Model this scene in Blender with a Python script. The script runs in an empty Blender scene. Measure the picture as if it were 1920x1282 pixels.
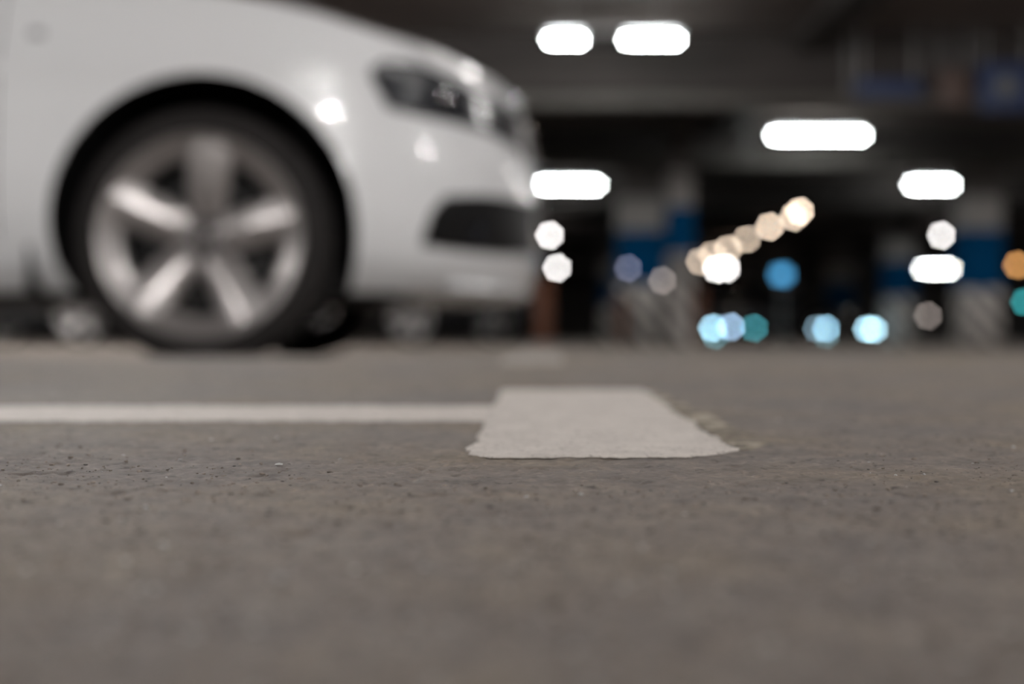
import bpy, bmesh, math, random
import numpy as np
from mathutils import Vector, Matrix

random.seed(7)
rng = np.random.RandomState(11)
S = bpy.context.scene
C = bpy.context.collection
R = math.radians

# ---------------------------------------------------------------- camera, world, exposure
F_PX = 2667.0                      # 50 mm on 36 mm wide sensor, 1920 px
CAM_Z = 0.063
cam_d = bpy.data.cameras.new('camera')
cam_d.lens = 50.0
cam_d.sensor_width = 36.0
cam_d.clip_start = 0.01
cam_d.clip_end = 300
cam_d.dof.use_dof = True
cam_d.dof.focus_distance = 0.49
cam_d.dof.aperture_fstop = 4.75
cam_d.dof.aperture_blades = 7
cam_d.dof.aperture_rotation = 0.0
cam = bpy.data.objects.new('camera', cam_d)
C.objects.link(cam)
cam.location = (0, 0, CAM_Z)
cam.rotation_euler = (R(90) - math.atan(6.0 / F_PX), 0, 0)
S.camera = cam

w = bpy.data.worlds.new('world')
w.use_nodes = True
w.node_tree.nodes['Background'].inputs[0].default_value = (0.55, 0.6, 0.7, 1)
w.node_tree.nodes['Background'].inputs[1].default_value = 0.02
S.world = w

S.view_settings.view_transform = 'Standard'
S.view_settings.look = 'None'
S.view_settings.gamma = 1
S.view_settings.exposure = 0.12
S.view_settings.use_curve_mapping = False
S.cycles.use_adaptive_sampling = False
S.cycles.use_denoising = True
S.cycles.max_bounces = 6
S.cycles.sample_clamp_indirect = 4.0
S.cycles.blur_glossy = 0.5

LIGHT_Z = 2.45
PITCH = 5.35
ROW1 = 11.37

# ---------------------------------------------------------------- helpers
def tag(o, label=None, cat=None, group=None, kind=None):
    if label: o['label'] = label
    if cat: o['category'] = cat
    if group: o['group'] = group
    if kind: o['kind'] = kind
    return o

def empty(name, loc=(0, 0, 0), rz=0.0):
    o = bpy.data.objects.new(name, None)
    o.empty_display_size = 0.1
    C.objects.link(o)
    o.location = loc
    o.rotation_euler = (0, 0, rz)
    return o

def copy_tree(o, parent=None):
    c = o.copy()
    C.objects.link(c)
    c.parent = parent
    for ch in list(o.children):
        copy_tree(ch, c)
    return c

class MB:
    """collects shapes into one mesh"""
    def __init__(self):
        self.v = []
        self.f = []
    def add(self, vs, fs):
        n = len(self.v)
        self.v += [tuple(p) for p in vs]
        self.f += [tuple(i + n for i in f) for f in fs]
        return self
    def box(self, c, s, bev=0.0, M=None):
        bm = bmesh.new()
        bmesh.ops.create_cube(bm, size=1.0)
        for v in bm.verts:
            v.co = Vector((v.co.x * s[0], v.co.y * s[1], v.co.z * s[2]))
        if bev > 0:
            bmesh.ops.bevel(bm, geom=list(bm.edges), offset=bev, segments=2, affect='EDGES', profile=0.5)
        for v in bm.verts:
            if M is not None: v.co = M @ v.co
            v.co += Vector(c)
        bm.verts.index_update()
        self.add([v.co[:] for v in bm.verts], [[v.index for v in f.verts] for f in bm.faces])
        bm.free()
        return self
    def lathe(self, prof, n=48, M=None, closed=False):
        """prof: list of (r, h); axis = local Z, then M"""
        vs, fs = [], []
        m = len(prof)
        for i in range(n):
            a = 2 * math.pi * i / n
            for r, h in prof:
                p = Vector((r * math.cos(a), r * math.sin(a), h))
                vs.append(M @ p if M is not None else p)
        for i in range(n):
            j = (i + 1) % n
            for k in range(m if closed else m - 1):
                k2 = (k + 1) % m
                fs.append((i * m + k, j * m + k, j * m + k2, i * m + k2))
        return self.add(vs, fs)
    def grid(self, P, cu=False, cv=False):
        """P[i][j] points"""
        n, m = len(P), len(P[0])
        vs = [p for row in P for p in row]
        fs = []
        for i in range(n if cu else n - 1):
            for j in range(m if cv else m - 1):
                i2, j2 = (i + 1) % n, (j + 1) % m
                fs.append((i * m + j, i2 * m + j, i2 * m + j2, i * m + j2))
        return self.add(vs, fs)
    def build(self, name, mat, parent=None, smooth=35, merge=True):
        me = bpy.data.meshes.new(name)
        me.from_pydata(self.v, [], self.f)
        if merge:
            bm = bmesh.new(); bm.from_mesh(me)
            bmesh.ops.remove_doubles(bm, verts=bm.verts, dist=1e-5)
            bmesh.ops.recalc_face_normals(bm, faces=bm.faces)
            bm.to_mesh(me); bm.free()
        me.update()
        if smooth:
            me.polygons.foreach_set('use_smooth', [True] * len(me.polygons))
            me.set_sharp_from_angle(angle=R(smooth))
        me.materials.append(mat)
        o = bpy.data.objects.new(name, me)
        C.objects.link(o)
        o.parent = parent
        return o

RY = Matrix.Rotation(R(90), 4, 'X')        # lathe axis Z -> -Y .. +Y

# ---------------------------------------------------------------- materials
def mat(name, col, rough=0.5, metal=0.0, coat=0.0, emit=None, estr=0.0, vary=0.0, scale=8.0, bump=0.0, spec=0.5):
    m = bpy.data.materials.new(name)
    m.use_nodes = True
    nt = m.node_tree
    b = nt.nodes['Principled BSDF']
    b.inputs['Base Color'].default_value = (*col, 1)
    b.inputs['Roughness'].default_value = rough
    b.inputs['Metallic'].default_value = metal
    b.inputs['Specular IOR Level'].default_value = spec
    b.inputs['Coat Weight'].default_value = coat
    b.inputs['Coat Roughness'].default_value = 0.04
    if emit:
        b.inputs['Emission Color'].default_value = (*emit, 1)
        b.inputs['Emission Strength'].default_value = estr
    if vary > 0 or bump > 0:
        tc = nt.nodes.new('ShaderNodeTexCoord')
        n = nt.nodes.new('ShaderNodeTexNoise')
        n.inputs['Scale'].default_value = scale
        n.inputs['Detail'].default_value = 5
        nt.links.new(tc.outputs['Object'], n.inputs['Vector'])
        if vary > 0:
            cr = nt.nodes.new('ShaderNodeValToRGB')
            cr.color_ramp.elements[0].position = 0.3
            cr.color_ramp.elements[1].position = 0.7
            cr.color_ramp.elements[0].color = (*[c * (1 - vary) for c in col], 1)
            cr.color_ramp.elements[1].color = (*[min(1, c * (1 + vary)) for c in col], 1)
            nt.links.new(n.outputs['Fac'], cr.inputs['Fac'])
            nt.links.new(cr.outputs['Color'], b.inputs['Base Color'])
        if bump > 0:
            bp = nt.nodes.new('ShaderNodeBump')
            bp.inputs['Strength'].default_value = bump
            bp.inputs['Distance'].default_value = 0.01
            nt.links.new(n.outputs['Fac'], bp.inputs['Height'])
            nt.links.new(bp.outputs['Normal'], b.inputs['Normal'])
    return m

def asphalt():
    m = bpy.data.materials.new('asphalt')
    m.use_nodes = True
    nt = m.node_tree; L = nt.links
    b = nt.nodes['Principled BSDF']
    g = nt.nodes.new('ShaderNodeNewGeometry')
    def noise(sc, det, rough=0.5):
        n = nt.nodes.new('ShaderNodeTexNoise')
        n.inputs['Scale'].default_value = sc
        n.inputs['Detail'].default_value = det
        n.inputs['Roughness'].default_value = rough
        L.new(g.outputs['Position'], n.inputs['Vector'])
        return n
    def ramp(src, stops):
        r = nt.nodes.new('ShaderNodeValToRGB')
        e = r.color_ramp.elements
        e[0].position, e[0].color = stops[0][0], (*stops[0][1], 1)
        e[1].position, e[1].color = stops[-1][0], (*stops[-1][1], 1)
        for p, c in stops[1:-1]:
            x = e.new(p); x.color = (*c, 1)
        L.new(src, r.inputs['Fac'])
        return r
    def mix(mode, fac, a, bb):
        x = nt.nodes.new('ShaderNodeMix'); x.data_type = 'RGBA'; x.blend_type = mode
        if isinstance(fac, float): x.inputs[0].default_value = fac
        else: L.new(fac, x.inputs[0])
        L.new(a, x.inputs[6]); L.new(bb, x.inputs[7])
        return x.outputs[2]
    n1 = noise(55, 6, 0.6)
    base = ramp(n1.outputs['Fac'], [(0.30, (0.150, 0.130, 0.116)), (0.5, (0.198, 0.170, 0.150)), (0.70, (0.235, 0.203, 0.174))])
    n2 = noise(9, 3)
    tint = ramp(n2.outputs['Fac'], [(0.35, (0.92, 0.95, 1.0)), (0.5, (1, 1, 1)), (0.68, (1.06, 1.02, 0.90))])
    c = mix('MULTIPLY', 1.0, base.outputs['Color'], tint.outputs['Color'])
    # fine aggregate: light and dark grains
    v = nt.nodes.new('ShaderNodeTexVoronoi')
    v.inputs['Scale'].default_value = 420
    v.feature = 'F1'
    L.new(g.outputs['Position'], v.inputs['Vector'])
    grain = ramp(v.outputs['Color'], [(0.0, (0.72, 0.72, 0.74)), (0.35, (0.95, 0.95, 0.95)), (0.75, (1.03, 1.02, 1.0)), (1.0, (1.35, 1.32, 1.28))])
    c = mix('MULTIPLY', 0.8, c, grain.outputs['Color'])
    n3 = noise(130, 2)
    blotch = ramp(n3.outputs['Fac'], [(0.27, (0.42, 0.42, 0.44)), (0.38, (1, 1, 1)), (0.64, (1, 1, 1)), (0.74, (1.4, 1.42, 1.42))])
    c = mix('MULTIPLY', 0.8, c, blotch.outputs['Color'])
    L.new(c, b.inputs['Base Color'])
    b.inputs['Roughness'].default_value = 0.8
    b.inputs['Specular IOR Level'].default_value = 0.18
    n4 = noise(900, 3)
    bp = nt.nodes.new('ShaderNodeBump')
    bp.inputs['Strength'].default_value = 0.5
    bp.inputs['Distance'].default_value = 0.0006
    L.new(n4.outputs['Fac'], bp.inputs['Height'])
    L.new(bp.outputs['Normal'], b.inputs['Normal'])
    return m

M = {}
M['asphalt'] = asphalt()
M['marking'] = mat('marking_paint', (0.60, 0.555, 0.515), 0.75, vary=0.10, scale=70, bump=0.02, spec=0.2)
M['worn'] = mat('worn_paint', (0.33, 0.295, 0.27), 0.8, vary=0.25, scale=30, spec=0.2)
M['faded'] = mat('faded_paint', (0.38, 0.335, 0.27), 0.85, vary=0.15, scale=60, spec=0.15)
M['white_paint'] = mat('white_car_paint', (0.79, 0.80, 0.815), 0.34, coat=1.0)
M['black_paint'] = mat('black_car_paint', (0.012, 0.012, 0.014), 0.3, coat=1.0)
M['graphite_paint'] = mat('graphite_car_paint', (0.03, 0.032, 0.035), 0.3, coat=1.0)
M['well'] = mat('wheel_well', (0.006, 0.006, 0.006), 0.9, spec=0.1)
M['rubber'] = mat('tyre_rubber', (0.008, 0.0060, 0.0056), 0.8, vary=0.2, scale=20)
M['alloy'] = mat('alloy', (0.58, 0.555, 0.55), 0.32, metal=0.85)
M['alloy_dark'] = mat('barrel_alloy', (0.16, 0.15, 0.15), 0.35, metal=0.9)
M['steel'] = mat('brake_steel', (0.01, 0.01, 0.01), 0.6, metal=0.2)
M['barrel'] = mat('rim_barrel_shade', (0.004, 0.004, 0.004), 0.8, spec=0.2)  # near-black: the shadow inside the rim is put into the colour
M['chrome'] = mat('chrome', (0.85, 0.85, 0.86), 0.06, metal=1.0)
M['black_plastic'] = mat('black_plastic', (0.006, 0.006, 0.0065), 0.5, spec=0.25)
M['lamp_dark'] = mat('lamp_housing', (0.014, 0.016, 0.021), 0.2, coat=0.35)
M['glass_dark'] = mat('tinted_glass', (0.015, 0.018, 0.02), 0.05, coat=1.0)
M['red_lens'] = mat('red_lens', (0.35, 0.01, 0.01), 0.15, coat=1.0)
M['badge'] = mat('grey_badge', (0.22, 0.22, 0.23), 0.35, metal=0.5)
M['concrete'] = mat('concrete_dark', (0.07, 0.062, 0.058), 0.9, vary=0.2, scale=0.9, bump=0.2)
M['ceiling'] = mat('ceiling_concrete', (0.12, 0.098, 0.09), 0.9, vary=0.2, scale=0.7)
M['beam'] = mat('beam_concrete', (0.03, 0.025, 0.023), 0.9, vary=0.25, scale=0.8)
M['col_pale'] = mat('column_pale_paint', (0.24, 0.225, 0.215), 0.8, vary=0.12, scale=3)
M['col_blue'] = mat('column_blue_paint', (0.0003, 0.047, 0.13), 0.9, vary=0.12, scale=4, spec=0.05)
M['orange'] = mat('orange_paint', (0.12, 0.034, 0.008), 0.6, vary=0.2, scale=5)
M['pipe'] = mat('pipe_paint', (0.07, 0.063, 0.056), 0.7, vary=0.2, scale=2)
M['fixture'] = mat('fixture_metal', (0.35, 0.35, 0.35), 0.5)
M['sign_blue'] = mat('sign_blue', (0.004, 0.018, 0.07), 0.6)
M['sign_brown'] = mat('sign_brown', (0.06, 0.035, 0.027), 0.6)
M['sign_pale'] = mat('sign_pale', (0.09, 0.09, 0.085), 0.5)
M['grit'] = mat('grit', (0.21, 0.18, 0.155), 0.8, vary=0.5, scale=160, spec=0.2)
M['chip'] = mat('pale_chips', (0.42, 0.42, 0.41), 0.6, vary=0.2, scale=160)
M['dark_chip'] = mat('dark_chips', (0.03, 0.028, 0.027), 0.8)

def specks(m):
    nt = m.node_tree; b = nt.nodes['Principled BSDF']
    src = b.inputs['Base Color'].links[0].from_socket
    g = nt.nodes.new('ShaderNodeNewGeometry'); n = nt.nodes.new('ShaderNodeTexNoise'); n.inputs['Scale'].default_value = 420; n.inputs['Detail'].default_value = 3
    r = nt.nodes.new('ShaderNodeValToRGB'); r.color_ramp.elements[0].position = .27; r.color_ramp.elements[1].position = .42
    r.color_ramp.elements[0].color = (.35, .34, .33, 1)
    mx = nt.nodes.new('ShaderNodeMix'); mx.data_type = 'RGBA'; mx.blend_type = 'MULTIPLY'; mx.inputs[0].default_value = 1.0
    nt.links.new(g.outputs['Position'], n.inputs['Vector']); nt.links.new(n.outputs['Fac'], r.inputs['Fac'])
    nt.links.new(src, mx.inputs[6]); nt.links.new(r.outputs['Color'], mx.inputs[7]); nt.links.new(mx.outputs[2], b.inputs['Base Color'])
specks(M['marking'])
def patchy(m):
    nt = m.node_tree; b = nt.nodes['Principled BSDF']
    g = nt.nodes.new('ShaderNodeNewGeometry'); n = nt.nodes.new('ShaderNodeTexNoise'); n.inputs['Scale'].default_value = 45; n.inputs['Detail'].default_value = 4
    r = nt.nodes.new('ShaderNodeValToRGB'); r.color_ramp.elements[0].position = .36; r.color_ramp.elements[1].position = .60
    nt.links.new(g.outputs['Position'], n.inputs['Vector']); nt.links.new(n.outputs['Fac'], r.inputs['Fac']); nt.links.new(r.outputs['Color'], b.inputs['Alpha'])
patchy(M['faded'])
def striped():
    m = bpy.data.materials.new('hazard_stripes'); m.use_nodes = True
    nt = m.node_tree; L = nt.links; b = nt.nodes['Principled BSDF']
    tc = nt.nodes.new('ShaderNodeTexCoord')
    sx = nt.nodes.new('ShaderNodeSeparateXYZ')
    L.new(tc.outputs['Object'], sx.inputs[0])
    a = nt.nodes.new('ShaderNodeMath'); a.operation = 'ADD'
    L.new(sx.outputs['X'], a.inputs[0]); L.new(sx.outputs['Y'], a.inputs[1])
    a2 = nt.nodes.new('ShaderNodeMath'); a2.operation = 'ADD'
    L.new(a.outputs[0], a2.inputs[0]); L.new(sx.outputs['Z'], a2.inputs[1])
    mu = nt.nodes.new('ShaderNodeMath'); mu.operation = 'MULTIPLY'; mu.inputs[1].default_value = 3.2
    L.new(a2.outputs[0], mu.inputs[0])
    fr = nt.nodes.new('ShaderNodeMath'); fr.operation = 'FRACT'
    L.new(mu.outputs[0], fr.inputs[0])
    gt = nt.nodes.new('ShaderNodeMath'); gt.operation = 'GREATER_THAN'; gt.inputs[1].default_value = 0.45
    L.new(fr.outputs[0], gt.inputs[0])
    mx = nt.nodes.new('ShaderNodeMix'); mx.data_type = 'RGBA'
    mx.inputs[6].default_value = (0.12, 0.11, 0.11, 1); mx.inputs[7].default_value = (0.62, 0.57, 0.53, 1)
    L.new(gt.outputs[0], mx.inputs[0]); L.new(mx.outputs[2], b.inputs['Base Color'])
    b.inputs['Roughness'].default_value = 0.7
    return m
M['stripes'] = striped()

def glow(name, col, strength):
    m = bpy.data.materials.new(name); m.use_nodes = True
    nt = m.node_tree
    nt.nodes.remove(nt.nodes['Principled BSDF'])
    e = nt.nodes.new('ShaderNodeEmission')
    e.inputs[0].default_value = (*col, 1); e.inputs[1].default_value = strength
    nt.links.new(e.outputs[0], nt.nodes['Material Output'].inputs[0])
    return m

# ---------------------------------------------------------------- floor
_perm = rng.rand(256, 256)
def vnoise(x, y, seed=0):
    """smooth value noise, unit lattice, 0..1"""
    x = np.asarray(x, float) + 37.17 * seed; y = np.asarray(y, float) + 91.7 * seed
    xi = np.floor(x).astype(int); yi = np.floor(y).astype(int)
    fx = x - xi; fy = y - yi
    fx = fx * fx * (3 - 2 * fx); fy = fy * fy * (3 - 2 * fy)
    g = lambda a, b: _perm[a & 255, b & 255]
    return (g(xi, yi) * (1 - fx) * (1 - fy) + g(xi + 1, yi) * fx * (1 - fy)
            + g(xi, yi + 1) * (1 - fx) * fy + g(xi + 1, yi + 1) * fx * fy)

SLOPE = 45.0 / F_PX
Y0, Y1 = 1.75, 3.0
def floor_macro(y):
    """the floor climbs gently away from the camera to a low crest, then falls to the bay where the car stands"""
    y = np.asarray(y, float)
    yy = np.maximum(y, -1.5)
    near = 0.009 + SLOPE * yy
    z0 = 0.009 + SLOPE * Y0
    t = np.clip((y - Y0) / (Y1 - Y0), 0, 1)
    d = Y1 - Y0
    h = (2 * t**3 - 3 * t**2 + 1) * z0 + (t**3 - 2 * t**2 + t) * SLOPE * 1.35 * d
    return np.where(y < Y0, near, h)

def micro(x, y):
    """height of the asphalt grain"""
    x = np.asarray(x, float); y = np.asarray(y, float)
    fade = np.clip((3.2 - y) / 1.5, 0, 1)
    h = (vnoise(x * 9, y * 9, 1) - 0.5) * 0.0012
    h += (vnoise(x * 70, y * 70, 2) - 0.5) * 0.0007
    h += (vnoise(x * 210, y * 210, 3) - 0.5) * 0.00055
    h += (vnoise(x * 430, y * 430, 4) - 0.5) * 0.0008
    p = vnoise(x * 150, y * 150, 5)
    h -= np.clip(0.26 - p, 0, 1) * 0.0045          # pits
    return h * fade
def floor_z(x, y, k=1.0):
    return floor_macro(y) + k * micro(x, y)

def on_floor(px, py):
    """where the ray through a photo pixel meets the macro floor"""
    dz = -(py - 635.0) / F_PX; dx = (px - 960.0) / F_PX
    y = 0.1
    while y < 60:
        if CAM_Z + dz * y <= float(floor_macro(y)):
            break
        y += 0.0005 if y < 3 else 0.01
    return dx * y, y

def build_floor():
    rows = list(np.arange(1290, 1000, -3.5)) + list(np.arange(1000, 930, -1.6)) + list(np.arange(930, 830, -0.8)) \
        + list(np.arange(830, 760, -1.6)) + list(np.arange(760, 670, -3.0))
    ys = [F_PX * 0.054 / (r - 590.0) for r in rows]
    last = ys[-1]
    ys = [-14, -10, -6, -3, -1.5, -1.0, -0.5, -0.2, 0.0, 0.1, 0.16] + ys
    ys += list(np.arange(last + 0.04, 3.3, 0.04)) + [3.6, 4.2, 5, 6, 8, 12, 20, 35, 50, 64]
    ys = np.array(ys)
    xf = np.arange(-0.26, 0.2601, 0.0011)
    xo = [0.26]
    st = 0.0016
    while xo[-1] < 30:
        xo.append(xo[-1] + st); st *= 1.045
    xo = np.array(xo[1:])
    xs = np.concatenate([-xo[::-1], xf, xo])
    X, Y = np.meshgrid(xs, ys)
    near = (Y > 0.15)
    Z = floor_macro(Y) + micro(X, Y) * near
    n, m = X.shape
    V = np.stack([X, Y, Z], -1).reshape(-1, 3)
    I = np.arange(n * m).reshape(n, m)
    Fq = np.stack([I[:-1, :-1], I[:-1, 1:], I[1:, 1:], I[1:, :-1]], -1).reshape(-1, 4)
    me = bpy.data.meshes.new('floor')
    me.vertices.add(len(V)); me.vertices.foreach_set('co', V.ravel())
    me.loops.add(Fq.size); me.loops.foreach_set('vertex_index', Fq.ravel().astype(np.int32))
    me.polygons.add(len(Fq))
    me.polygons.foreach_set('loop_start', np.arange(0, Fq.size, 4, dtype=np.int32))
    me.polygons.foreach_set('use_smooth', np.ones(len(Fq), bool))
    me.update(calc_edges=True); me.validate()
    me.materials.append(M['asphalt'])
    o = bpy.data.objects.new('floor', me); C.objects.link(o)
    o['kind'] = 'structure'
build_floor()

def marking(name, corners, material, label, lift, nu, nv, jag=(0.001, 0.001), k=0.45, cat='floor marking', seed=1, corner=(0, 0)):
    """corners: near-left, near-right, far-right, far-left on the floor; ragged painted patch lying on the grain"""
    (ax, ay), (bx, by), (cx, cy), (dx, dy) = corners
    U, V = np.meshgrid(np.linspace(0, 1, nu), np.linspace(0, 1, nv))
    e = lambda t, s: ((vnoise(t * 14, 0.3, s) - .5) * 1.3 + (vnoise(t * 55, 0.7, s + 1) - .5) * 1.0 + (vnoise(t * 160, .1, s + 2) - .5) * 0.8)
    lx = ax + (dx - ax) * V + e(V, seed) * jag[0] * (1 - V * .5); rx = bx + (cx - bx) * V + e(V, seed + 3) * jag[0] * (1 - V * .5)
    ny = ay + (by - ay) * U + e(U, seed + 6) * jag[1]; fy = dy + (cy - dy) * U + e(U, seed + 9) * jag[1] * 2
    ny = ny + corner[0] * np.clip((.10 - U) / .10, 0, 1) ** 1.6 + corner[1] * np.clip((U - .76) / .24, 0, 1) ** 1.8
    X = lx + (rx - lx) * U
    Y = ny + (fy - ny) * V
    edge = np.minimum(np.minimum(U, 1 - U) * nu, np.minimum(V, 1 - V) * nv)
    Z = floor_z(X, Y, k) + np.where(edge < 0.5, lift * 0.3, lift)
    mb = MB()
    P = [[(X[i, j], Y[i, j], Z[i, j]) for j in range(nu)] for i in range(nv)]
    mb.grid(P)
    o = mb.build(name, material, merge=False, smooth=0)
    o.data.polygons.foreach_set('use_smooth', [True] * len(o.data.polygons))
    tag(o, label, cat)
    return o

marking('block_marking', [on_floor(882, 860), on_floor(1388, 858), on_floor(1205, 733), on_floor(940, 733)], M['marking'],
        'pale grey painted rectangle on the asphalt, sharp ragged near edge', 0.0011, 300, 200, (0.0042, 0.0016), k=0.32, seed=2, corner=(0.012, 0.026))
bl = on_floor(-260, 790); br = on_floor(918, 790); tr = on_floor(940, 762); tl = on_floor(-340, 762)
marking('line_marking', [bl, br, tr, tl], M['marking'],
        'long thin white painted line running from the pale rectangle past the wheel', 0.0008, 420, 24, (0.001, 0.003), seed=5)
marking('faded_marking', [on_floor(1392, 850), on_floor(1448, 832), on_floor(1225, 735), on_floor(1204, 735)], M['faded'],
        'faint worn yellowish paint strip along the slanting side of the pale rectangle', 0.0007, 24, 160, (0.002, 0.002), k=0.8, seed=9)
marking('block_marking', [on_floor(940, 682), on_floor(1058, 682), on_floor(1045, 661), on_floor(962, 661)], M['worn'],
        'small blurred pale painted patch on the asphalt just before the car nose', 0.001, 40, 40, (0.004, 0.02), seed=12)

# loose grit: nobody could count it
def scatter(kinds, label):
    mb = MB(); slots = []
    ico = bmesh.new(); bmesh.ops.create_icosphere(ico, subdivisions=1, radius=1)
    bv = [v.co.copy() for v in ico.verts]; bf = [[v.index for v in f.verts] for f in ico.faces]; ico.free()
    for mi, (n, m, smin, smax, flat) in enumerate(kinds):
        for _ in range(n):
            inv = random.uniform(1 / 0.95, 1 / 0.2)
            y = 1 / inv
            x = random.uniform(-0.40, 0.40) * y
            if 0.46 < y < 1.25 and -0.06 < x < 0.115: continue      # the painted block is clean
            s = smin + (smax - smin) * random.random() ** 3
            a = random.random() * 6.28
            z = float(floor_z(x, y)) + s * 0.15
            ca, sa = math.cos(a), math.sin(a)
            ex, ey = random.uniform(.7, 1.6), random.uniform(.6, 1.2)
            vs = []
            for p in bv:
                q = p * (1 + random.uniform(-.25, .2))
                vx, vy = q.x * ex * s, q.y * ey * s
                vs.append((x + vx * ca - vy * sa, y + vx * sa + vy * ca, z + q.z * s * flat))
            mb.add(vs, bf)
            slots += [mi] * len(bf)
    o = mb.build('grit', kinds[0][1], merge=False, smooth=50)
    for k in kinds[1:]: o.data.materials.append(k[1])
    o.data.polygons.foreach_set('material_index', slots)
    tag(o, label, 'grit', kind='stuff')
scatter([(7000, M['grit'], 0.00025, 0.0010, .6), (300, M['chip'], 0.0003, 0.0012, .5), (1500, M['dark_chip'], 0.0003, 0.0009, .3)],
        'loose brown-grey grit with pale and dark stone chips on the near asphalt')

# ---------------------------------------------------------------- shell
def structure(name, mb, m):
    o = mb.build(name, m, smooth=0); o['kind'] = 'structure'; return o
structure('ceiling', MB().box((0, 25, 2.85), (60, 78, 0.2)), M['ceiling'])
structure('wall_back', MB().box((0, 64.1, 1.35), (60, 0.2, 2.8)), M['concrete'])
structure('wall_left', MB().box((-30.1, 25, 1.35), (0.2, 78, 2.8)), M['concrete'])
structure('wall_right', MB().box((30.1, 25, 1.35), (0.2, 78, 2.8)), M['concrete'])
structure('wall_front', MB().box((0, -14.1, 1.3), (60, 0.2, 2.9)), M['concrete'])
for i in range(9):
    y = ROW1 + 1.15 + (i) * PITCH
    dp = 0.52 if i < 3 else 0.26
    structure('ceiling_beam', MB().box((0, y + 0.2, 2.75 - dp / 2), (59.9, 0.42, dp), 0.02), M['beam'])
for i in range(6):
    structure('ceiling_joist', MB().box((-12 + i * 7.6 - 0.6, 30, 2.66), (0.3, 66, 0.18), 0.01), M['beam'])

for py, d, r, lb in ((190, 12.28, .055, 'long pale pipe crossing the ceiling just under the split tube light'),
                     (302, 17.5, .075, 'long pale pipe crossing the ceiling just under the lone long tube light')):
    z = CAM_Z - (py - 635.0) / F_PX * d
    t = empty('ceiling_pipe', (0, d, z)); tag(t, lb, 'pipe')
    MB().lathe([(0, -14), (r, -14), (r, 24), (0, 24)], 24, Matrix.Rotation(R(90), 4, 'Y')).build('tube', M['pipe'], t)
    for k in range(-2, 5):
        MB().box((k * 4.1 + 2.9, 0, (2.75 - z) / 2), (.012, .012, 2.75 - z), .002).build('hanger', M['fixture'], t)
# ---------------------------------------------------------------- lamps
G_TUBE = glow('tube_light', (0.93, 1.0, 0.99), 130)
G_NEAR = glow('tube_light_overhead', (1.0, 0.97, 0.94), 60)
def tube_light(x, y, length, label, group=None, gap=0.0, g=G_TUBE, rz=0.0, rad=0.014):
    t = empty('ceiling_light', (x, y, 2.75), rz)
    tag(t, label, 'ceiling light', group)
    z = LIGHT_Z - 2.75
    MB().box((0, 0, z + 0.07), (length + 0.06, 0.09, 0.05), 0.008).build('housing', M['fixture'], t)
    for s in (-1, 1):
        MB().lathe([(0.006, 0), (0.006, z + 0.09)], 8, Matrix.Translation((s * length * 0.35, 0, 0))).build('suspension_rod', M['fixture'], t)
    Rt = Matrix.Rotation(R(90), 4, 'Y')
    if gap > 0:
        half = (length - gap) / 2
        MB().box((gap and -length / 2 + 0.25 + gap / 2, 0, z), (gap * 0.9, 0.09, 0.09), 0.01).build('gear_box', M['black_plastic'], t)
        for a, b in ((-length / 2, -length / 2 + 0.25), (-length / 2 + 0.25 + gap, length / 2)):
            MB().lathe([(0.0, 0), (rad, 0), (rad, b - a), (0.0, b - a)], 12, Matrix.Translation((a, 0, z)) @ Rt).build('tube', g, t)
    else:
        MB().lathe([(0.0, 0), (rad, 0), (rad, length), (0.0, length)], 12, Matrix.Translation((-length / 2, 0, z)) @ Rt).build('tube', g, t)
    return t

def px_x(px, d): return (px - 960.0) / F_PX * d
def px_z(py, d): return CAM_Z - (py - 635.0) / F_PX * d

tube_light(0.81, ROW1, 1.02, 'bright white tube light high above the car nose, split in two by a dark box', gap=0.36)
tube_light(3.6, ROW1 + PITCH, 1.05, 'long bright white tube light alone in the dark middle of the ceiling')
tube_light(0.78, ROW1 + 2 * PITCH, 1.1, 'bright white tube light partly hidden behind the car nose')
tube_light(6.73, ROW1 + 2 * PITCH, 1.07, 'long bright white tube light above the single round grey lamp and blue column')
tube_light(14.55, 48.6, 1.12, 'short looking far white tube light directly below a round grey lamp')

def globe(px, py, d, col, strength, rpx, label, group=None, name='round_lamp'):
    """small round lamp on a drop rod"""
    x, z = px_x(px, d), px_z(py, d)
    r = 0.72 * rpx / F_PX * d; strength *= 1.95
    t = empty(name, (x, d, 2.75))
    tag(t, label, 'lamp', group)
    MB().lathe([(0.012, 0), (0.012, z + r - 2.75)], 8).build('drop_rod', M['fixture'], t)
    MB().lathe([(r * .5, z - 2.75 + r * 1.25), (r * .55, z - 2.75 + r * .8), (0.0, z - 2.75 + r * .8)], 16).build('cap', M['fixture'], t)
    n = 10
    MB().lathe([(r * math.sin(math.pi * i / n), z - 2.75 + r * math.cos(math.pi * i / n)) for i in range(n + 1)], 20).build(
        'globe', glow('globe_glow', col, strength), t)
    return t
GW = (1.0, 0.97, 0.95)
globe(1031, 441, 32.8, GW, 18, 6, 'round grey-white lamp beside the car bumper, upper of the two there')
globe(1045, 502, 48.6, GW, 17, 6, 'round grey-white lamp beside the car bumper, lower of the two there')
globe(1765, 441, 32.8, GW, 16, 6, 'round grey-white lamp hanging just above the short far tube light')
globe(1344, 504, 48.6, GW, 20, 6, 'white lamp below the start of the warm lamp string')
globe(1362, 503, 48.9, GW, 20, 6, 'white lamp touching another white one under the warm lamp string')
WARM = (1.0, 0.80, 0.62)
chain = [(1500, 396, 27.3, 1.05, 'nearest and highest'), (1488, 407, 27.9, .8, 'second highest'), (1443, 425, 30.9, .85, 'third highest'),
         (1400, 447, 34.4, .85, 'fourth highest'), (1365, 467, 38.4, .6, 'third from the low end'), (1336, 478, 41.2, .5, 'second from the low end'),
         (1313, 490, 44.5, .5, 'last and lowest')]
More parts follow.
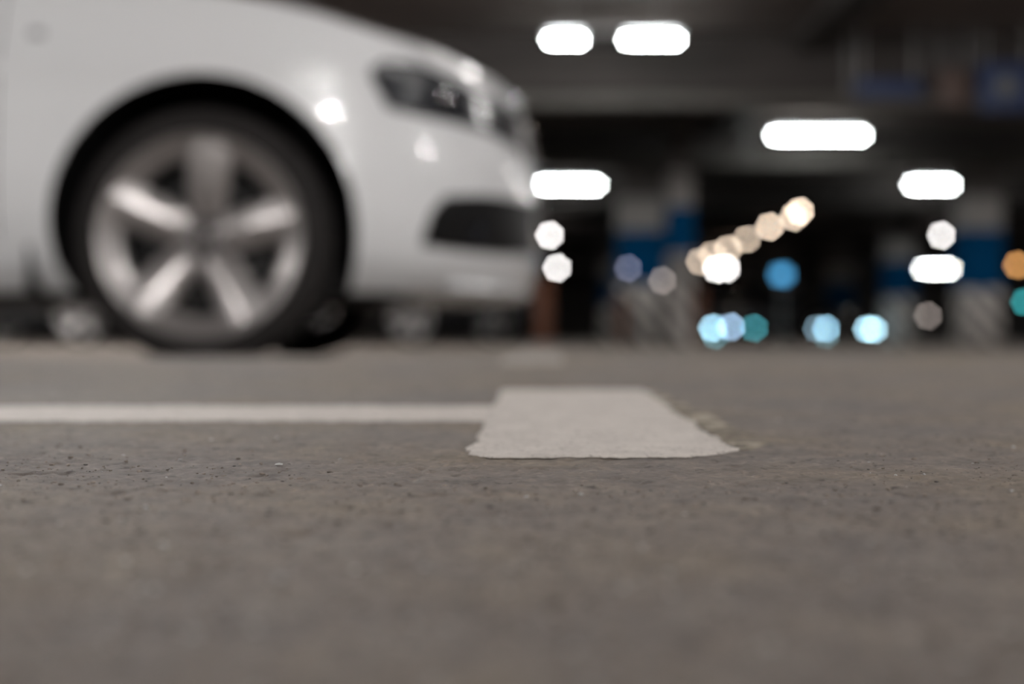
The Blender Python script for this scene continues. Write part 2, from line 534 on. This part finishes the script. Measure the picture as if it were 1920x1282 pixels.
for px, py, d, k, wd in chain:
    globe(px, py, d, WARM, 17 * k, 6, 'warm round lamp, %s of the slanting string of lamps' % wd, 'string of warm lamps along the drive aisle')

# unseen tubes added, some on the same grid, to light car, floor and background
ADDED_TUBES = [(-6.0, -4.7, 12), (2.5, -4.7, 27), (-9.0, -10.0, 22), (1.9, -10.0, 29), (5.6, -10, 5),
        (-2.2, 6.0, 21), (0.9, 6.0, 1.2), (4.2, 6.0, 2.5), (-3.6, 0.65, 1.0), (2.5, 1.9, 6.5), (7.5, 0.65, 8), (-7.5, 0.65, 8),
        (-5.5, ROW1, 5), (-5.5, ROW1 + PITCH, 5), (-6, ROW1 + 2 * PITCH, 5), (7.0, ROW1, 3), (9.5, ROW1 + PITCH, 5), (12, ROW1 + 2 * PITCH, 5),
        (-6, 32.8, 6), (16, 32.8, 6), (21, 48.6, 8)]
for i, (x, y, k) in enumerate(ADDED_TUBES):
    g = glow('added_tube_light', (1.0, 0.97, 0.945), 60 * k)
    tube_light(x, y, 1.2, 'unseen white tube light added on the ceiling to light the scene', 'added tube lights out of view', g=g)

# ---------------------------------------------------------------- the car
U0 = 0.05
def interp(x, xs, ys):
    return float(np.interp(x, xs, ys))
def Wz(z):       # half width by height
    return interp(z, [.17, .20, .25, .30, .36, .45, .605, .665, .70, .725, .78, .84, .90, .97, 1.05],
                  [.78, .82, .865, .888, .904, .912, .912, .908, .915, .903, .888, .872, .850, .82, .80])
def Tip(z):      # nose reach by height (before the front axle)
    return interp(z, [.17, .21, .26, .34, .445, .50, .546, .615, .66, .69, .72, .76],
                  [.73, .785, .805, .808, .812, .808, .800, .784, .773, .765, .750, .705])
def Tail(z):
    return interp(z, [.17, .3, .5, .7, .9, 1.0, 1.05], [-3.70, -3.82, -3.85, -3.84, -3.82, -3.80, -3.78])
def ztop(u):
    return interp(u, [-3.85, -3.5, -2.8, -1.5, -.6, -.3, .03, .166, .264, .40, .545, .645, .73, .80],
                  [.99, 1.0, .985, .965, .935, .912, .870, .843, .821, .783, .757, .732, .703, .68])
def side_v(u, z):
    """half width of the body at station u and height z"""
    Wd = Wz(z)
    if u > U0:
        t = min(1.0, (u - U0) / (Tip(z) - U0))
        return Wd * max(0.0, 1 - t ** 2.6) ** (1 / 2.5)
    u1 = -2.9
    if u < u1:
        t = min(1.0, (u - u1) / (Tail(z) - u1))
        return Wd * max(0.0, 1 - t ** 3.0) ** (1 / 2.8)
    return Wd
def front_u(v, z):
    k = min(1.0, abs(v) / Wz(z))
    return U0 + (Tip(z) - U0) * max(0.0, 1 - k ** 2.5) ** (1 / 2.6)

def body_mesh():
    zb = .175
    levels = [0, .01, .02, .035, .05] + [.07 + .02 * i for i in range(46)] + [.985, 1.0]
    n_arc, n_side = 30, 60
    plan = []      # (section, parameter)
    for i in range(n_arc + 1):
        plan.append(('f', math.pi / 2 * i / n_arc))            # nose centre -> side
    for i in range(1, n_side):
        plan.append(('s', i / n_side))
    for i in range(n_arc + 1):
        plan.append(('r', math.pi / 2 * i / n_arc))            # side -> tail centre
    def pt(kind, a, lv):
        # find z by fixed point: z depends on u, u on z
        z = zb + lv * (0.8 - zb)
        for _ in range(12):
            Wd = Wz(z)
            if kind == 'f':
                u = U0 + (Tip(z) - U0) * math.cos(a) ** (2 / 2.6) if a < math.pi / 2 - 1e-9 else U0
                v = Wd * math.sin(a) ** (2 / 2.5)
            elif kind == 's':
                u = U0 + (-2.9 - U0) * a; v = Wd
            else:
                u = -2.9 + (Tail(z) + 2.9) * (math.sin(a) ** (2 / 3.0) if a > 1e-9 else 0)
                v = Wd * max(0.0, math.cos(a)) ** (2 / 2.8)
            zn = zb + lv * (ztop(u) - zb)
            z = 0.5 * z + 0.5 * zn
        return u, v, z
    rings = [[pt(k, a, lv) for k, a in plan] for lv in levels]
    # shoulder and deck: shrink sideways with a crown
    top = rings[-1]
    for kk, dz in ((.985, .010), (.955, .020), (.90, .030), (.8, .040), (.65, .050), (.45, .058), (.22, .063), (0.0, .064)):
        rings.append([(u, v * kk, z + dz * (0.35 + 0.65 * min(1, max(0, (v / .8))))) for u, v, z in top])
    bottom = [[(u, v * kk, z) for u, v, z in rings[0]] for kk in (0.0, .5, .85)]
    rings = bottom + rings
    full = []
    for r in rings:
        a = [(u, -v, z) for u, v, z in r]
        b = [(u, v, z) for u, v, z in r[::-1]]
        full.append(a + b[1:-1])
    mb = MB(); mb.grid(full, cv=True)
    return mb

WHEEL_R = 0.305
ARCH_R = 0.357
WZ = 0.302
WB = 2.81
ARCH_DX = 0.008
def make_body(parent, m):
    o = body_mesh().build('body', m, None, smooth=0)
    cutters = []
    for uu in (0, -WB):
        for s in (-1, 1):
            c = MB().lathe([(0, 0), (ARCH_R, 0), (ARCH_R, .42), (0, .42)], 96,
                           Matrix.Translation((uu + ARCH_DX, s * 0.97 + (0.42 if s < 0 else 0), WZ + 0.019)) @ RY).build('cutter', M['well'], None, smooth=0)
            cutters.append(c)
            md = o.modifiers.new('b', 'BOOLEAN'); md.operation = 'DIFFERENCE'; md.solver = 'EXACT'; md.object = c
    dg = bpy.context.evaluated_depsgraph_get(); dg.update()
    me = bpy.data.meshes.new_from_object(o.evaluated_get(dg))
    old = o.data; o.modifiers.clear(); o.data = me
    for c in cutters:
        bpy.data.objects.remove(c)
    me.materials.clear(); me.materials.append(m); me.materials.append(M['well'])
    for p in me.polygons:
        c = p.center
        for uu in (0, -WB):
            d = math.hypot(c.x - uu - ARCH_DX, c.z - WZ - .019)
            if d < ARCH_R + 0.0015 and abs(c.y) < .90 and c.z < .75:
                # only the cut faces lie inside or on the arch cylinder
                p.material_index = 1
    me.polygons.foreach_set('use_smooth', [True] * len(me.polygons))
    me.set_sharp_from_angle(angle=R(32))
    me.name = 'body'
    o.parent = parent
    return o

def side_patch(poly_top, poly_bot, u0, u1, off=0.004, side=-1, n=28, m=10, thick=0.02, inner=False):
    """closed skin over the body side between u0 and u1; top/bottom curves give heights"""
    mb = MB()
    outer, inn = [], []
    for i in range(n + 1):
        u = u0 + (u1 - u0) * i / n
        zt, zb_ = poly_top(u), poly_bot(u)
        ro, ri = [], []
        for j in range(m + 1):
            z = zb_ + (zt - zb_) * j / m
            v = side_v(u, z)
            du = (side_v(u + .01, z) - side_v(u - .01, z)) / .02
            nn = Vector((-du, 1, 0)).normalized()
            ro.append((u + nn.x * off, side * (v + nn.y * off), z))
            ri.append((u - nn.x * thick, side * (v - nn.y * thick), z))
        outer.append(ro); inn.append(ri)
    mb.grid(outer); mb.grid(inn)
    mb.grid([outer[0], inn[0]]); mb.grid([outer[-1], inn[-1]])
    mb.grid([[r[0] for r in outer], [r[0] for r in inn]]); mb.grid([[r[-1] for r in outer], [r[-1] for r in inn]])
    return mb

def front_patch(top, bot, v0, v1, off=0.004, n=24, m=8, thick=0.02, rear=False):
    mb = MB(); outer, inn = [], []
    for i in range(n + 1):
        v = v0 + (v1 - v0) * i / n
        zt, zb_ = top(v), bot(v)
        ro, ri = [], []
        for j in range(m + 1):
            z = zb_ + (zt - zb_) * j / m
            if rear:
                k = min(1, abs(v) / Wz(z)); u = -2.9 + (Tail(z) + 2.9) * max(0, 1 - k ** 2.8) ** (1 / 3.0)
                ro.append((u - off, v, z)); ri.append((u + thick, v, z))
            else:
                u = front_u(v, z); ro.append((u + off, v, z)); ri.append((u - thick, v, z))
        outer.append(ro); inn.append(ri)
    mb.grid(outer); mb.grid(inn)
    mb.grid([outer[0], inn[0]]); mb.grid([outer[-1], inn[-1]])
    mb.grid([[r[0] for r in outer], [r[0] for r in inn]]); mb.grid([[r[-1] for r in outer], [r[-1] for r in inn]])
    return mb

def tube_path(mb, pts, r, n=8):
    P = []
    for i, p in enumerate(pts):
        p = Vector(p)
        a = Vector(pts[max(0, i - 1)]); b = Vector(pts[min(len(pts) - 1, i + 1)])
        t = (b - a).normalized()
        up = Vector((0, 0, 1)) if abs(t.z) < .9 else Vector((1, 0, 0))
        s = t.cross(up).normalized(); q = s.cross(t)
        P.append([tuple(p + s * (r * math.cos(2 * math.pi * k / n)) + q * (r * math.sin(2 * math.pi * k / n))) for k in range(n)])
    mb.grid(P, cv=True)
    return mb

def make_wheel(parent, u, side, phase=84, steer=0.0):
    """wheel part: the rim barrel is its own mesh, outer face towards side"""
    flip = Matrix.Rotation(R(90), 4, 'X')          # local +Z -> -Y
    if side > 0:
        flip = Matrix.Rotation(R(-90), 4, 'X')
    yc = side * 0.775                               # tyre middle
    T = flip
    # rim barrel with lip, local z = outward
    prof = [(.184, .060), (.186, .078), (.194, .090), (.208, .098), (.222, .106), (.229, .112), (.238, .116), (.2425, .110),
            (.241, .09), (.226, .06), (.200, .05)]
    rim = MB().lathe(prof, 96, T, closed=True).build('wheel', M['alloy'], parent)
    rim.location = (u, yc, WZ); rim.rotation_euler = (0, 0, steer)
    MB().lathe([(.200, .055), (.207, .055), (.210, -.09), (.203, -.09)], 72, T, closed=True).build('barrel', M['barrel'], rim)
    tp = [(.232, -.10), (.25, -.112), (.275, -.114), (.292, -.106), (.301, -.092), (.3045, -.06), (.305, 0), (.3045, .06), (.301, .090),
          (.292, .104), (.275, .113), (.260, .116), (.248, .112), (.242, .104), (.236, .09), (.235, -.09)]
    tb = MB().lathe(tp, 96, T, closed=True)
    # four tread grooves and a flat contact patch
    g = []
    for (x, y, z) in tb.v:
        if z < -(WZ - 0.001): z = -(WZ - 0.001)
        g.append((x, y, z))
    tb.v = g
    tb.build('tire', M['rubber'], rim)
    # spokes
    for k in range(5):
        a = R(phase + 72 * k)
        P = []
        secs = [(.045, .037, .066, .045), (.072, .046, .080, .04), (.12, .053, .092, .034), (.16, .054, .100, .03), (.19, .056, .106, .028), (.222, .060, .110, .026)]
        for r, hw, top, th in secs:
            # ridge on one flank, falling to the other
            ring = [(r, -hw, top - .026), (r, -hw * .90, top - .012), (r, -hw * .2, top + .004), (r, hw * .2, top + .004), (r, hw * .90, top - .012),
                    (r, hw, top - .026), (r, hw * .7, top - .022 - th), (r, -hw * .7, top - .022 - th)]
            P.append([(q[0] * math.cos(a) - q[1] * math.sin(a), q[0] * math.sin(a) + q[1] * math.cos(a), q[2]) for q in ring])
        mb = MB(); mb.grid(P, cv=True)
        mb.add([p for p in P[0]], [tuple(range(8))]); mb.add([p for p in P[-1]], [tuple(range(8))])
        mb.v = [tuple(T @ Vector(p)) for p in mb.v]
        mb.build('spoke', M['alloy'], rim, smooth=45)
    hb = MB().lathe([(0, .078), (.028, .078), (.032, .074), (.033, .066), (.060, .062), (.066, .05), (.066, .02), (0, .02)], 48, T)
    hub = hb.build('hub', M['alloy_dark'], rim)
    for k in range(5):
        a = R(phase + 36 + 72 * k)
        bl = MB()
        bl.lathe([(0, .07), (.008, .07), (.009, .05), (0, .05)], 10, T @ Matrix.Translation((.047 * math.cos(a), .047 * math.sin(a), 0)))
        bl.build('lug_bolt', M['steel'], rim)
    MB().lathe([(.05, .005), (.165, .005), (.165, -.02), (.05, -.02)], 64, T, closed=True).build('brake_disc', M['steel'], rim)
    cal = MB()
    for aa in range(0, 60, 10):
        a = R(150 + aa)
        cal.box(tuple(T @ Vector((.15 * math.cos(a), .15 * math.sin(a), -.005))), (.045, .07, .045), .008)
    cal.build('brake_caliper', M['black_plastic'], rim)
    return rim

def make_car(name, label, paint, loc, phases=(84, 40), cat='car', group=None):
    t = empty(name, loc)
    tag(t, label, cat, group)
    body = make_body(t, paint)
    for side in (-1, 1):
        # headlight: wedge that rises rearwards
        top = lambda u: interp(u, [.395, .42, .50, .56, .62, .70, .76], [.698, .718, .724, .706, .684, .668, .652])
        bot = lambda u: interp(u, [.395, .435, .50, .59, .69, .76], [.684, .606, .597, .590, .576, .552])
        hl = side_patch(top, bot, .397, .738, off=.008, side=side, thick=.03).build('headlight', M['lamp_dark'], t)
        for (uu, zz, rr) in ((.566, .648, .026), (.665, .622, .026)):
            v = side_v(uu, zz); du = (side_v(uu + .01, zz) - side_v(uu - .01, zz)) / .02
            nn = Vector((-du, side, 0)).normalized()
            rot = Vector((0, 0, 1)).rotation_difference(nn).to_matrix().to_4x4()
            MB().lathe([(rr * math.cos(q), .009 * math.sin(q)) for q in np.linspace(0, math.pi / 2, 7)], 24,
                       Matrix.Translation(Vector((uu, side * v, zz)) + nn * .003) @ rot).build('projector', M['chrome'], hl)
        # chrome strip at the inner front edge of the lamp
        pts = [(front_u(.47, z) + .008, side * .47, z) for z in np.linspace(.53, .66, 8)]
        tube_path(MB(), pts, .012).build('trim_strip', M['chrome'], hl)
        # lower air intake
        top = lambda u: interp(u, [.512, .535, .565, .66, .79], [.300, .368, .408, .420, .424])
        bot = lambda u: interp(u, [.512, .62, .70, .79], [.287, .279, .279, .290])
        fg = side_patch(top, bot, .514, .782, off=.007, side=side, thick=.03).build('fog_grille', M['black_plastic'], t)
        v = side_v(.62, .335); nn = Vector((.6, side * .8, 0)).normalized()
        rot = Vector((0, 0, 1)).rotation_difference(nn).to_matrix().to_4x4()
        MB().lathe([(.036, -.01), (.036, .006), (.031, .006), (.028, -.002), (0, .004)], 24,
                   Matrix.Translation(Vector((.63, side * side_v(.63, .335), .335)) + nn * .004) @ rot).build('fog_lamp', M['lamp_dark'], fg)
        for zz in (.325, .35, .375):
            tube_path(MB(), [(u, side * (side_v(u, zz) + .004), zz) for u in np.linspace(.68, .778, 8)], .004).build('bar', M['black_plastic'], fg)
        # fender badge and mud flap
        MB().box((-.376, side * (side_v(-.376, .773) + .002), .773), (.032, .006, .018), .002).build('fender_badge', M['badge'], t)
        # door seams as shallow dark strips
        for uu in (-.47, -1.55, -2.35):
            pts = [(uu + (z - .3) * .02, side * (Wz(z) + .0005), z) for z in np.linspace(.30, ztop(uu) - .03, 14)]
            tube_path(MB(), pts, .0022, 6).build('door_seam', M['black_plastic'], t)
        # sill
        side_patch(lambda u: .245, lambda u: .185, -2.42, -.37, off=.008, side=side, n=30, m=4).build('side_skirt', paint, t)
        MB().box((-.30 - .10, side * .80, .255), (.012, .16, .16), .004).build('mud_flap', M['black_plastic'], t)
        # door handles, mirror
        for uu in (-1.40, -2.25):
            MB().box((uu, side * (Wz(.80) + .012), .80), (.19, .022, .026), .008).build('door_handle', paint, t)
        mir = MB().box((-.62, side * .955, 1.03), (.10, .20, .12), .035).build('side_mirror', paint, t)
        MB().box((-.60, side * .86, .975), (.05, .08, .03), .008).build('mirror_arm', M['black_plastic'], mir)
        front = None
        tl = side_patch(lambda u: .90, lambda u: .76, -3.74, -3.50, off=.004, side=side).build('taillight', M['red_lens'], t)
    # grille, plate and bumper lip
    gr = front_patch(lambda v: .665 - abs(v) * .06, lambda v: .33 + abs(v) * .10, -.30, .30, off=.003).build('radiator_grille', M['black_plastic'], t)
    frame = MB()
    loop = [(front_u(v, .665 - abs(v) * .06) + .006, v, .665 - abs(v) * .06) for v in np.linspace(-.30, .30, 12)]
    loop += [(front_u(v, .33 + abs(v) * .10) + .006, v, .33 + abs(v) * .10) for v in np.linspace(.30, -.30, 12)]
    loop.append(loop[0])
    tube_path(frame, loop, .009); frame.build('grille_frame', M['chrome'], gr)
    for zz in np.linspace(.39, .63, 8):
        tube_path(MB(), [(front_u(v, zz) + .006, v, zz) for v in np.linspace(-.27, .27, 10)], .004).build('slat', M['chrome'], gr)
    lip = [(front_u(v, .20) + .004, v, .192) for v in np.linspace(-.66, .66, 26)]
    tube_path(MB(), lip, .010).build('bumper_lip', paint, t)
    # underbody
    MB().box((-1.5, 0, .20), (3.9, 1.15, .07), .02).build('underbody', M['black_plastic'], t)
    # greenhouse
    def house(k0, k1, grow=0.0):
        P = []
        for h in np.linspace(k0, k1, 8):
            z = .95 + h * .46
            uf = -.42 - h * .78 + grow; ur = -3.45 + h * .62 - grow
            hw = .80 - h * .20 - (h ** 6) * .06 + grow
            ring = []
            for a in np.linspace(0, 2 * math.pi, 49)[:-1]:
                cx, sy = math.cos(a), math.sin(a)
                ring.append(((uf + ur) / 2 + (uf - ur) / 2 * math.copysign(abs(cx) ** .45, cx), hw * math.copysign(abs(sy) ** .45, sy), z))
            P.append(ring)
        return P
    P = house(0, .93)
    mb = MB(); mb.grid(P, cv=True); mb.add(P[-1], [tuple(range(48))]); mb.add(P[0], [tuple(range(48))])
    mb.build('cabin_glass', M['glass_dark'], t)
    P = house(.86, 1.0, .006); c = [sum(p[i] for p in P[-1]) / 48 for i in range(3)]
    P.append([(c[0] + (p[0] - c[0]) * .6, p[1] * .6, p[2] + .022) for p in P[-1]]); P.append([(c[0], 0, P[-2][0][2] + .03)] * 48)
    mb = MB(); mb.grid(P, cv=True); mb.add(P[0], [tuple(range(48))]); mb.build('car_roof', paint, t)
    for side in (-1, 1):
        for (a, b) in (((-.46, .80, .95), (-1.16, .60, 1.385)), ((-1.62, .80, .95), (-1.66, .61, 1.385)), ((-3.30, .80, .96), (-2.82, .585, 1.385))):
            pts = [(a[0] + (b[0] - a[0]) * q, side * (a[1] + (b[1] - a[1]) * q), a[2] + (b[2] - a[2]) * q) for q in np.linspace(0, 1, 6)]
            tube_path(MB(), pts, .028).build('roof_pillar', paint, t)
    w1 = make_wheel(t, 0, -1, phases[0])
    make_wheel(t, 0, 1, phases[1]); make_wheel(t, -WB, -1, phases[1]); make_wheel(t, -WB, 1, phases[0])
    return t

CAR_X, CAR_Y = -0.7285, 4.20
car = make_car('car', 'white sedan parked side-on, five-spoke alloy wheel, large in front', M['white_paint'], (CAR_X, CAR_Y, 0))

# dark cars parked far behind, seen under and beside the white one
def dark_car(wheel_px, side_y, label, paint, flip=False, z=0):
    x = px_x(wheel_px, side_y)
    c = copy_tree(car)
    c.name = 'car'
    c.location = (x, side_y + 0.9, z)
    if flip: c.rotation_euler = (0, 0, math.pi)
    c['label'] = label
    c['group'] = 'dark cars parked in the rows behind'
    for ch in c.children_recursive:
        for s in ch.material_slots:
            if s.material == M['white_paint']:
                s.link = 'OBJECT'; s.material = paint
    return c
dark_car(770, 16.2, 'dark car behind the white one, its front wheel seen below the headlight', M['black_paint'])
dark_car(150, 14.2, 'dark car whose wheel shows just behind the white car front tyre', M['graphite_paint'])
dark_car(12, 18.6, 'dark car furthest to the picture edge, seen under the white door', M['black_paint'])
dark_car(925, 18.7, 'dark car beside the orange post, low shape under the white bumper', M['graphite_paint'])
dark_car(1540, 33, 'distant dark car standing between the far blue columns', M['black_paint'])

# ---------------------------------------------------------------- columns, posts, signs, low bokeh globes
def column(px0, px1, d, blue0, blue1, label, topz=2.74, depth=0.5, striped_to=None):
    x0, x1 = px_x(px0, d), px_x(px1, d)
    wd = x1 - x0
    t = empty('column', ((x0 + x1) / 2, d + depth / 2, 0))
    tag(t, label, 'column')
    zb0, zb1 = px_z(blue1, d), px_z(blue0, d)
    s1 = striped_to if striped_to is not None else zb0
    MB().box((0, 0, (s1) / 2), (wd, depth, s1), 0.015).build('striped_base', M['stripes'], t)
    if zb0 - s1 > 0.02:
        MB().box((0, 0, (s1 + zb0) / 2), (wd, depth, zb0 - s1), 0.0).build('grey_band', M['col_pale'], t)
    MB().box((0, 0, (zb0 + zb1) / 2), (wd + .004, depth + .004, zb1 - zb0), 0.0).build('blue_band', M['col_blue'], t)
    zp = min(zb1 + 0.42, 2.4)
    MB().box((0, 0, (zb1 + zp) / 2), (wd + .002, depth + .002, zp - zb1), 0.0).build('pale_band', M['col_pale'], t)
    MB().box((0, 0, (zp + topz) / 2), (wd, depth, topz - zp), 0.0).build('shaded_shaft', M['concrete'], t)  # darker above the pale band: brightness falloff up the column put into the colour
    return t
column(1160, 1246, 17.9, 432, 532, 'wide column with blue band and striped base nearest the car nose')
column(1256, 1300, 16.4, 388, 474, 'narrower column with the highest blue band, touching the wide column', striped_to=0.75)
column(1808, 1880, 17.9, 430, 542, 'column with blue band and striped base beside the far short tube light')
column(1556, 1604, 34.8, 530, 580, 'small distant column with dim blue band behind the blue-white glints')
column(1664, 1716, 25.5, 488, 556, 'mid-distance column with dim blue band near the short far tube light')
column(1444, 1490, 39.0, 545, 590, 'most distant column, directly under the bright blue sign')
column(1128, 1156, 30.0, 525, 570, 'thin distant column with dark blue band beside the wide striped column')

def post(px, d, wpx, ytop, label, m='orange'):
    r = wpx / 2 / F_PX * d
    x = px_x(px, d); h = px_z(ytop, d)
    t = empty('bollard', (x, d, 0)); tag(t, label, 'bollard', None)
    MB().lathe([(0, 0), (r * 1.5, 0), (r * 1.5, .015), (r, .02)], 24).build('base_plate', M['fixture'], t)
    MB().lathe([(r, .015), (r, h - r * .5), (r * .8, h - r * .15), (0, h)], 24).build('post', M[m], t)
    return t
post(1019, 15.0, 32, 520, 'dark orange post standing just under the end of the white bumper')
post(1167, 17.0, 26, 556, 'orange post in front of the wide striped column')
post(1312, 19.0, 18, 540, 'thin rusty orange post beside the narrower blue column')

# globes on stands made up to give low blurred glints near the floor
def low_bokeh(px, py, d, col, strength, rpx, label, group='made-up blue-white glints low over the far floor', rpy=None):
    x, z = px_x(px, d), px_z(py, d)
    r = 0.72 * rpx / F_PX * d; strength *= 1.9
    t = empty('bokeh_globe', (x, d, 0)); tag(t, label, 'lamp', group)
    MB().lathe([(0, 0), (.07, 0), (.07, .012), (.018, .02), (.018, z - r)], 16).build('stand', M['black_plastic'], t)
    MB().lathe([(r * .4, z - r * 1.05), (r * .7, z - r * .9), (r * .45, z - r * .6)], 16).build('socket', M['fixture'], t)
    n = 10
    MB().lathe([(r * math.sin(math.pi * i / n), z + (rpy or rpx) / rpx * r * math.cos(math.pi * i / n)) for i in range(n + 1)], 20).build(
        'globe', glow('low_glow', col, strength), t)
    return t
BL = (0.42, 0.78, 1.0)
low_bokeh(1336, 615, 24, (.45, .80, 1.0), 16, 6, 'made-up pale blue glint globe low over the floor, first of the triple cluster by the columns')
low_bokeh(1340, 629, 24.5, (.25, .62, .70), 8, 5, 'made-up dim teal glint globe just under the first pale blue one')
low_bokeh(1371, 613, 25, (.48, .72, 1.0), 12, 6, 'made-up periwinkle glint globe in the middle of the triple cluster')
low_bokeh(1414, 615, 26, (.10, .50, .58), 7, 6, 'made-up teal glint globe, last of the triple cluster near the floor')
low_bokeh(1532, 616, 27, (.35, .55, .68), 6, 6, 'made-up dim blue-grey glint globe overlapping a brighter pale blue one')
low_bokeh(1549, 616, 28, (.38, .72, .95), 11, 6, 'made-up pale blue glint globe overlapping a dim one near the floor')
low_bokeh(1549, 628, 26, (.28, .55, .62), 5, 5, 'made-up dim teal glint globe under the overlapping pair')
low_bokeh(1626, 617, 25, (.50, .84, 1.0), 14, 6, 'made-up bright icy blue glint globe of a close pair, alone by itself near the floor')
low_bokeh(1639, 618, 25.4, (.50, .84, 1.0), 14, 6, 'made-up icy blue glint globe of a close pair, the side towards the dim grey one')
low_bokeh(1740, 592, 22, (.55, .47, .43), 4.0, 7, 'made-up dim brownish glint globe below the short far tube light', None)  # this and the next two: globes made up for dim highlights
low_bokeh(1242, 526, 15.4, (.60, .52, .48), 4.2, 7, 'made-up dim brown-grey glint globe before the narrower column', None)
low_bokeh(1178, 503, 15.8, (.40, .42, .60), 3.6, 7, 'made-up dim violet-grey glint globe before the wide column', None)
low_bokeh(1907, 497, 21, (1.0, .48, .16), 5, 8, 'amber round lamp at the picture edge', None)
low_bokeh(1922, 566, 21, (.05, .42, .44), 6, 8, 'teal round lamp at the picture edge below the amber one', None)

# lit blue sign
t = empty('blue_sign', (px_x(1466, 26), 26, 0)); tag(t, 'small lit sky-blue sign on a thin pole above the low glint globes', 'sign')
z = px_z(515, 26)
MB().lathe([(0, 0), (.12, 0), (.12, .02), (.02, .03), (.02, z - .10)], 16).build('pole', M['fixture'], t)
MB().box((0, .03, z), (.26, .04, .20), .01).build('frame', M['black_plastic'], t)
MB().box((0, 0.005, z), (.23, .02, .17), .02).build('panel', glow('blue_sign_glow', (.10, .46, .86), 2.6), t)

def hang_sign(px0, px1, py0, py1, d, m, label, emblem=None):
    x0, x1 = px_x(px0, d), px_x(px1, d); z0, z1 = px_z(py1, d), px_z(py0, d)
    t = empty('hanging_sign', ((x0 + x1) / 2, d, 2.75)); tag(t, label, 'sign')
    MB().box((0, 0, (z0 + z1) / 2 - 2.75), (x1 - x0, .05, z1 - z0), .008).build('panel', m, t)
    for s in (-1, 1):
        MB().lathe([(.008, 0), (.008, z1 - 2.75)], 8, Matrix.Translation((s * (x1 - x0) * .4, 0, 0))).build('hanger', M['fixture'], t)
    if emblem:
        MB().lathe([(0, 0), (emblem, 0), (emblem, .01), (0, .01)], 24, Matrix.Translation((0, -.026, (z0 + z1) / 2 - 2.75)) @ RY).build('emblem', M['sign_pale'], t)
hang_sign(1602, 1728, 150, 182, 12.2, M['sign_blue'], 'long dark blue sign hanging from the ceiling')
hang_sign(1757, 1815, 132, 200, 12.2, M['sign_brown'], 'square brown sign hanging between two blue signs')
hang_sign(1835, 1935, 118, 208, 12.2, M['sign_blue'], 'square dark blue hanging sign with a pale round emblem', .09)
